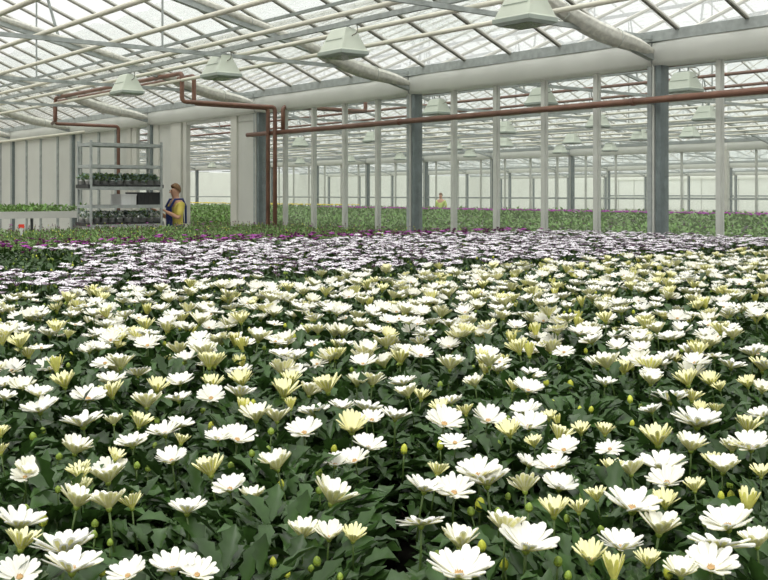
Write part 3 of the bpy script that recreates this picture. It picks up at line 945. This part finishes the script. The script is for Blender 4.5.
def fl(nm, me, rad, z0, z1, s0, s1, tilt=0.15):
    a = rp_.uniform(0, 6.28); r = rad * math.sqrt(rp_.random())
    return (nm, rp_.choice(me), Vector((r * math.cos(a), r * math.sin(a), rp_.uniform(z0, z1))), Euler((rp_.uniform(-tilt, tilt), rp_.uniform(-tilt, tilt), rp_.uniform(0, 6))), rp_.uniform(s0, s1))
def bare(x, y, pr):
    """a thinner patch of bloom at the left of the photo, and a thin seam before the cream ones"""
    px, py, Y = pr
    b = 0.0
    if px < 110 and 249 < py < 270:
        b = max(b, min(1, (115 - px) / 45))
    if x > 2.2:
        b = max(b, 0.55)
    return b
def make_wp(x, y, pr):
    b = bare(x, y, pr)
    n = 0 if rp_.random() < b else rp_.choice((5, 6, 7, 8))
    it = [fl('flower', WP, .15, .345, .38, .029, .036) for _ in range(n)]
    it += [fl('flower', WPH, .15, .30, .34, .022, .028) for _ in range(2 if n else 0)]
    it += [fl('bud', BUDY if rp_.random() < .2 else BUDM, .15, .29, .33, .009, .013) for _ in range(2)]
    return it
def lab_wp(x, y, pr):
    return 'white daisy plant with mauve-backed petals in the middle strip of the bed'
sow(-0.95, 2.5, 0.27, 'mauve_daisy_plant', lab_wp, 'potted plant', 'white and mauve cape daisies', FW, make_wp, ('daisy_foliage', 'far rows of small white and mauve daisies by the glass wall', 'flowers'))
def make_pu(x, y, pr):
    it = [fl('flower', PU, .14, .335, .385, .026, .034) for _ in range(rp_.choice((1, 2, 3, 3, 4)))]
    it += [fl('flower', PUH, .15, .30, .37, .02, .028) for _ in range(4)]
    return it
sow(-1.9, -1.1, 0.27, 'magenta_daisy_plant', lambda *a: 'magenta daisy plant with plum buds in the narrow purple strip', 'potted plant', 'magenta cape daisies', FW, make_pu, ('daisy_foliage', 'far magenta daisies by the wall', 'flowers'))
def make_gr(x, y, pr):
    it = [fl('bud', PUB, .15, .31, .36, .008, .012) for _ in range(2)]
    if rp_.random() < .05:
        it.append(fl('flower', PU, .1, .34, .37, .022, .028))
    if rp_.random() < .3:
        it.append(fl('bud', BUDY, .15, .31, .35, .009, .012))
    return it
sow(-7.2, -2.05, 0.27, 'budding_plant', lambda *a: 'green leafy plant with small plum buds in the back strip of the bed', 'potted plant', 'green budding plants', FG, make_gr, ('budding_foliage', 'farther mass of green budding plants along the path', 'plants'))

# red tag on a white stick
p = at(21.5, 229, 1.17)
o = thing('plant_marker', 'red plant marker on a white stick in the green strip at far left', 'marker', (p.x, p.y, BZ))
m = MB(); m.box(-0.012, 0.012, -0.004, 0.004, 0, 0.37, 'rim'); m.build('stick', o)
m = MB(); m.box(-0.032, 0.032, -0.004, 0.004, 0.36, 0.405, 'red'); t = m.build('tag', o); t['label'] = 'red tag'
o.rotation_euler = (0, 0, 0.9)

# ------------------------------------------------------------------ crops beyond the glass and on the raised bench
def tufts(name, label, x0, x1, y0, y1, z0, z1, dens, mts, size, seed, cat='plants', blossoms=None, parent=None):
    rnd = random.Random(seed); m = MB()
    for _ in range(int((x1 - x0) * (y1 - y0) * dens)):
        b = (rnd.uniform(x0, x1), rnd.uniform(y0, y1), rnd.uniform(z0, z1))
        leaf(m, b, rnd.uniform(0, 6.28), rnd.uniform(.3, 1.3), size * rnd.uniform(.7, 1.3), size * .24, rnd.choice(mts), rnd, False, 2)
    if blossoms:
        bm, bd, bs = blossoms
        for _ in range(int((x1 - x0) * (y1 - y0) * bd)):
            c = (rnd.uniform(x0, x1), rnd.uniform(y0, y1), z1 + size * .6 + rnd.uniform(0, .03))
            n = 7
            m.lathe([(bs * .3, -bs * .3), (bs, 0), (bs * .6, bs * .35)], bm, n, c)
    o = m.build(name, parent, True)
    return tag(o, label, cat, kind='stuff')
bench(-30, 5.0, 0.45, 7.2, 0.82, 'long bench of green crop right behind the glass wall')
tufts('crop_foliage', 'green crop right behind the glass wall', -26, 4.8, .5, 7.1, .84, 1.05, 110, ['leaf_far', 'leaf_far', 'leaf_pale'], .09, 1, blossoms=('pu_under', 1.2, .02))
bench(-46, 5.0, 8.0, 18.6, 0.82, 'farther bench of purple and yellow crops beyond the glass')
tufts('crop_foliage', 'green crop on the farther bench beyond the glass', -40, 4.8, 8.1, 18.5, .84, 1.03, 45, ['leaf_far', 'leaf_far', 'leaf_pale'], .12, 2)
tufts('blossom_foliage', 'band of magenta blossom on the farther bench beyond the glass', -25, -1, 12.6, 14.2, .9, 1.03, 20, ['leaf_far'], .1, 3, 'flowers', ('pu_top', 30, .035))
tufts('blossom_foliage', 'band of yellow blossom on the farther bench beyond the glass', -44, on_wall(350, 17.5), 16.4, 18.3, .9, 1.04, 20, ['leaf_far'], .1, 4, 'flowers', ('yellow', 22, .04))
tufts('seedling_foliage', 'fresh green seedlings on the raised white-rimmed bench at left', -15.5, -12.65, -8.9, -1.0, 1.18, 1.33, 190, ['leaf_pale', 'leaf_pale', 'leaf_far'], .085, 5)

# ------------------------------------------------------------------ the plant trolley
TX, TY = -10.05 + 6.74 - 6.74 + 0.0, -1.55
o = thing('plant_trolley', 'tall metal plant trolley with shelves in front of the white panels', 'trolley', (TX, TY, 0))
HW, HL = 0.27, 0.64
m = MB(); m.box(-HW, HW, -HL, HL, 0.17, 0.22, 'steel'); base = m.build('base', o)
for sx_ in (-1, 1):
    for sy_ in (-1, 1):
        m = MB(); m.beam((0, -0.02, 0.08), (0, 0.02, 0.08), 0.16, 0.16, 'black')
        m = MB(); m.tube([(-0.02, 0, 0.08), (0.02, 0, 0.08)], 0.08, 'black', 14); m.box(-0.03, 0.03, -0.02, 0.02, 0.1, 0.17, 'steel')
        c = m.build('caster', base); c.location = (sx_ * (HW - 0.06), sy_ * (HL - 0.1), 0)
        m = MB(); m.box(-0.018, 0.018, -0.018, 0.018, 0.2, 2.48, 'steel')
        c = m.build('post', o); c.location = (sx_ * HW, sy_ * HL, 0)
SHELF = (0.62, 1.04, 1.37, 1.68, 2.05, 2.42)
for z in SHELF:
    m = MB(); m.box(-HW, HW, -HL, HL, z - 0.012, z, 'lamp_rim' if z > 2 else 'black')
    for s in (-1, 1):
        m.box(s * HW - 0.012, s * HW + 0.012, -HL, HL, z - 0.03, z + 0.025, 'steel')
        m.box(-HW, HW, s * HL - 0.012, s * HL + 0.012, z - 0.03, z + 0.025, 'steel')
    m.build('shelf', o)
m = MB(); m.lathe([(0.045, 0.0), (0.062, 0.115), (0.066, 0.115), (0.066, 0.125)], 'hull', 12); CUP = m.mesh('cup', True)
def tray(x, y, z, L, W, label, seed, mts, h=0.15):
    t = thing('plant_tray', label, 'plant tray', (x, y, z), 0, 'trays of young plants on the trolley')
    m = MB(); m.box(-W, W, -L, L, 0, 0.012, 'black')
    for s in (-1, 1):
        m.box(s * W - 0.006, s * W + 0.006, -L, L, 0, 0.06, 'black'); m.box(-W, W, s * L - 0.006, s * L + 0.006, 0, 0.06, 'black')
    m.build('tray_shell', t)
    rnd = random.Random(seed); m = MB()
    for k in range(10):
        c = link('cup', CUP, t, (-W * .5 + W * (k % 2), -L * .82 + L * .41 * (k // 2), 0.012))
    for _ in range(int(2400 * L * W * 4)):
        leaf(m, (rnd.uniform(-W, W) * .9, rnd.uniform(-L, L) * .93, rnd.uniform(.12, h - .03)), rnd.uniform(0, 6.28), rnd.uniform(.2, 1.2), .06, .016, rnd.choice(mts), rnd, False, 2)
    tag(m.build('seedlings', t, True), kind='stuff')
for i, (yy, z, lab, mts, h) in enumerate(((-0.35, 1.68, 'tray of grey-green plants on the upper filled shelf, left half of the trolley', ['leaf_far', 'grey_leaf'], .25),
                                     (0.35, 1.68, 'tray of grey-green plants on the upper filled shelf, right half of the trolley', ['leaf_far', 'grey_leaf'], .25),
                                     (-0.35, 1.04, 'tray of pale plants low on the trolley, left half', ['leaf_far', 'grey_leaf', 'hull'], .25),
                                     (0.35, 1.04, 'tray of pale plants low on the trolley, right half', ['leaf_far', 'grey_leaf', 'hull'], .25),
                                     (-0.35, 0.62, 'hidden lower tray of plants at the left of the trolley', ['leaf_far'], .2))):
    if i < 4:
        tray(TX, TY + yy, z + 0.0, 0.33, 0.27, lab, 30 + i, mts, h)
def crate(x, y, z, L, W, H, mt, label):
    t = thing('crate', label, 'crate', (x, y, z))
    m = MB(); m.box(-W, W, -L, L, 0, 0.01, mt)
    for s in (-1, 1):
        m.box(s * W - 0.008, s * W + 0.008, -L, L, 0, H, mt); m.box(-W, W, s * L - 0.008, s * L + 0.008, 0, H, mt)
    m.build('shell', t)
    m = MB()
    for s in (-1, 1):
        m.box(s * W - 0.016, s * W + 0.016, -L - .008, L + .008, H - 0.025, H, mt); m.box(-W - .008, W + .008, s * L - 0.016, s * L + 0.016, H - 0.025, H, mt)
    m.build('lip', t)
    m = MB()
    for k in range(5):
        yy = -L + 2 * L * (k + .5) / 5
        m.box(W + 0.006, W + 0.014, yy - 0.008, yy + 0.008, 0.01, H - .03, mt)
    m.build('ribs', t)
crate(TX, TY + 0.42, 1.37, 0.2, 0.24, 0.24, 'black', 'black crate on the middle trolley shelf next to the person')
crate(TX, TY + 0.06, 1.37, 0.13, 0.22, 0.21, 'hull', 'whitish crate left of the black crate on the trolley')

# ------------------------------------------------------------------ people
def skinned(name, verts, edges, radii, mt, parent, sub=2):
    me = bpy.data.meshes.new(name); me.from_pydata(verts, edges, [])
    ob = bpy.data.objects.new(name, me); COL.objects.link(ob)
    md = ob.modifiers.new('skin', 'SKIN')
    for i, r in enumerate(radii):
        sv = me.skin_vertices[0].data[i]
        sv.radius = r if isinstance(r, tuple) else (r, r); sv.use_root = (i == 0)
    sb = ob.modifiers.new('sub', 'SUBSURF'); sb.levels = sub; sb.render_levels = sub
    dg = bpy.context.evaluated_depsgraph_get(); dg.update()
    nm = bpy.data.meshes.new_from_object(ob.evaluated_get(dg))
    bpy.data.objects.remove(ob)
    nm.materials.clear(); nm.materials.append(M[mt])
    nm.polygons.foreach_set('use_smooth', [True] * len(nm.polygons))
    return link(name, nm, parent)

def person(label, loc, rz, H, arms, stride, top, bottom, bib=None, hair='hair'):
    """faces local -y"""
    k = H / 1.76
    o = thing('person', label, 'person', loc, rz)
    S = lambda x, y, z: (x * k, y * k, z * k)
    V = {'pel': S(0, 0, .95), 'waist': S(0, -.01, 1.08), 'chest': S(0, -.02, 1.28), 'sh': S(0, -.01, 1.42), 'nk': S(0, -.025, 1.51), 'hd': S(0, -.04, 1.60), 'hd2': S(0, -.035, 1.70)}
    E, Rd = [], {'pel': (.15, .11), 'waist': (.135, .1), 'chest': (.16, .115), 'sh': (.13, .09), 'nk': .055, 'hd': (.078, .092), 'hd2': (.07, .085)}
    ch = ['pel', 'waist', 'chest', 'sh', 'nk', 'hd', 'hd2']
    E += list(zip(ch, ch[1:]))
    for s, nm in ((-1, 'l'), (1, 'r')):
        el, wr = arms[nm]
        V['s' + nm] = S(s * .185, -.01, 1.40); V['e' + nm] = S(*el); V['w' + nm] = S(*wr)
        e_, w_ = Vector(V['e' + nm]), Vector(V['w' + nm]); d = (w_ - e_).normalized()
        V['p' + nm] = tuple(w_ + d * .07 * k)
        Rd.update({'s' + nm: .06, 'e' + nm: .044, 'w' + nm: .03, 'p' + nm: (.036, .02)})
        E += [('sh', 's' + nm), ('s' + nm, 'e' + nm), ('e' + nm, 'w' + nm), ('w' + nm, 'p' + nm)]
        side = d.cross(Vector((0, 0, 1))).normalized()
        for i in range(4):
            a, b = f'f{nm}{i}', f'g{nm}{i}'
            off = side * (i - 1.5) * .019 * k
            V[a] = tuple(w_ + d * .115 * k + off); V[b] = tuple(w_ + d * (.15 + (0.012 if i in (1, 2) else 0)) * k + off + Vector((0, 0, -.03 * k)))
            Rd[a], Rd[b] = .009, .0075; E += [('p' + nm, a), (a, b)]
        V['t' + nm] = tuple(w_ + d * .06 * k - side * s * .045 * k + Vector((0, 0, -.01))); Rd['t' + nm] = .01; E.append(('w' + nm, 't' + nm))
        f = stride[nm]
        V['h' + nm] = S(s * .095, 0, .90); V['k' + nm] = S(s * .10, f * .45 - .03, .50); V['a' + nm] = S(s * .10, f, .09 + max(0, f) * .12); V['o' + nm] = S(s * .11, f - .16, .04)
        Rd.update({'h' + nm: .095, 'k' + nm: .06, 'a' + nm: .042, 'o' + nm: (.042, .03)})
        E += [('pel', 'h' + nm), ('h' + nm, 'k' + nm), ('k' + nm, 'a' + nm), ('a' + nm, 'o' + nm)]
    def sub(names, scale, nme, mt, extra={}):
        idx = {n: i for i, n in enumerate(names)}
        rr = []
        for n in names:
            r = extra.get(n, Rd[n]); r = r if isinstance(r, tuple) else (r, r)
            rr.append(tuple(x * scale * k for x in r))
        return skinned(nme, [V[n] for n in names], [(idx[a], idx[b]) for a, b in E if a in idx and b in idx], rr, mt, o)
    sub(list(V), 1.0, 'body', 'skin')
    # clothes follow the body a little outside it
    for nm in 'lr':
        s_, e_ = Vector(V['s' + nm]), Vector(V['e' + nm]); V['u' + nm] = tuple(s_.lerp(e_, .92)); Rd['u' + nm] = .056; E.append(('s' + nm, 'u' + nm))
        a_, k_ = Vector(V['a' + nm]), Vector(V['k' + nm]); V['c' + nm] = tuple(k_.lerp(a_, .9)); Rd['c' + nm] = .062; E.append(('k' + nm, 'c' + nm))
    sub(['pel', 'waist', 'chest', 'sh', 'sl', 'sr', 'ul', 'ur'], 1.13, 'shirt', top)
    sub(['pel', 'waist', 'hl', 'hr', 'kl', 'kr', 'cl', 'cr'], 1.17, 'trousers', bottom)
    if bib:
        m = MB(); n = 7; vs, fs = [], []
        for i in range(5):
            z = (1.0 + .36 * i / 4) * k
            for j in range(n):
                a = -PI / 2 + (j - 3) * .24 * (1 - .05 * i)
                vs.append((.205 * k * math.cos(a), -.02 * k + .17 * k * math.sin(a), z))
        for i in range(4):
            for j in range(n - 1):
                fs.append((i * n + j, i * n + j + 1, (i + 1) * n + j + 1, (i + 1) * n + j))
        m.add(vs, fs, bib)
        for s in (-1, 1):
            m.tube([S(s * .09, -.175, 1.34), S(s * .1, -.09, 1.485), S(s * .1, .06, 1.49), S(s * .07, .14, 1.36), S(s * .05, .15, 1.05)], .02 * k, bib, 6)
        m.build('bib', o, True)
    # hair, eyes, nose, shoes
    m = MB(); vs, fs = [], []; n, rws = 14, 6
    for i in range(rws + 1):
        t = i / rws
        for j in range(n):
            a = 2 * PI * j / n
            drop = (0.5 + 0.5 * math.sin(a))  # 1 at the back (+y)
            ph = t * (1.0 + 1.15 * drop); hr = 1.0 if i < rws else 0.86
            vs.append((.09 * k * hr * math.sin(ph) * math.cos(a), -.03 * k + .108 * k * hr * math.sin(ph) * math.sin(a), 1.655 * k + .122 * k * math.cos(ph)))
    for i in range(rws):
        for j in range(n):
            fs.append((i * n + j, i * n + (j + 1) % n, (i + 1) * n + (j + 1) % n, (i + 1) * n + j))
    m.add(vs, fs, hair); m.build('hair', o, True)
    for s in (-1, 1):
        m = MB(); m.lathe([(.004, -.008), (.009, 0), (.004, .008)], 'black', 8, S(s * .032, -.122, 1.645)); m.build('eye', o, True)
    m = MB(); m.tube([S(0, -.125, 1.645), S(0, -.145, 1.605), S(0, -.125, 1.6)], [.008 * k, .013 * k, .01 * k], 'skin', 7); m.build('nose', o, True)
    for nm in 'lr':
        a_, t_ = Vector(V['a' + nm]), Vector(V['o' + nm])
        m = MB(); zb = t_.z
        m.tube([a_ + Vector((0, .05, -.03)), a_ + Vector((0, 0, -.02)), (a_ + t_) / 2 + Vector((0, 0, .01)), t_, t_ + Vector((0, -.06, -.005))], [.03, .05, .05, .045, .02], 'black', 9); m.build('shoe', o, True)
    return o
person('person in yellow shirt and blue bib overalls pushing the plant trolley', (TX + 0.02, TY + HL + 0.43, 0), 0.0, 1.76,
       {'l': ((-.23, -.08, 1.15), (-.19, -.28, 1.26)), 'r': ((.23, -.08, 1.15), (.19, -.28, 1.26))}, {'l': -.2, 'r': .22}, 'yell_cloth', 'blue', 'blue')
pv = 18.9
person('distant person in a lime yellow top standing among the crops behind the glass', (on_wall(441, pv), pv, 0), 0.4, 1.62,
       {'l': ((-.25, .02, 1.13), (-.23, -.12, .92)), 'r': ((.25, .02, 1.13), (.23, -.12, .92))}, {'l': 0.0, 'r': 0.0}, 'lime', 'grey_cloth')

# ------------------------------------------------------------------ camera and colour
cam = bpy.data.cameras.new('camera'); co = bpy.data.objects.new('camera', cam); COL.objects.link(co)
cam.sensor_width = 36.0; cam.sensor_fit = 'HORIZONTAL'
cam.lens = F / 768 * 36
cam.shift_y = -(290 - HOR) / 768
cam.clip_end = 400; cam.clip_start = 0.05
co.location = CAM
fwd = Vector((-CS, SN, 0))
co.rotation_euler = fwd.to_track_quat('-Z', 'Y').to_euler()
SC.camera = co
SC.view_settings.view_transform = 'Standard'
SC.view_settings.look = 'None'
SC.view_settings.gamma = 1
SC.view_settings.use_curve_mapping = False
SC.view_settings.exposure = 0.0
SC.cycles.max_bounces = 8
SC.cycles.diffuse_bounces = 4
SC.cycles.transparent_max_bounces = 40
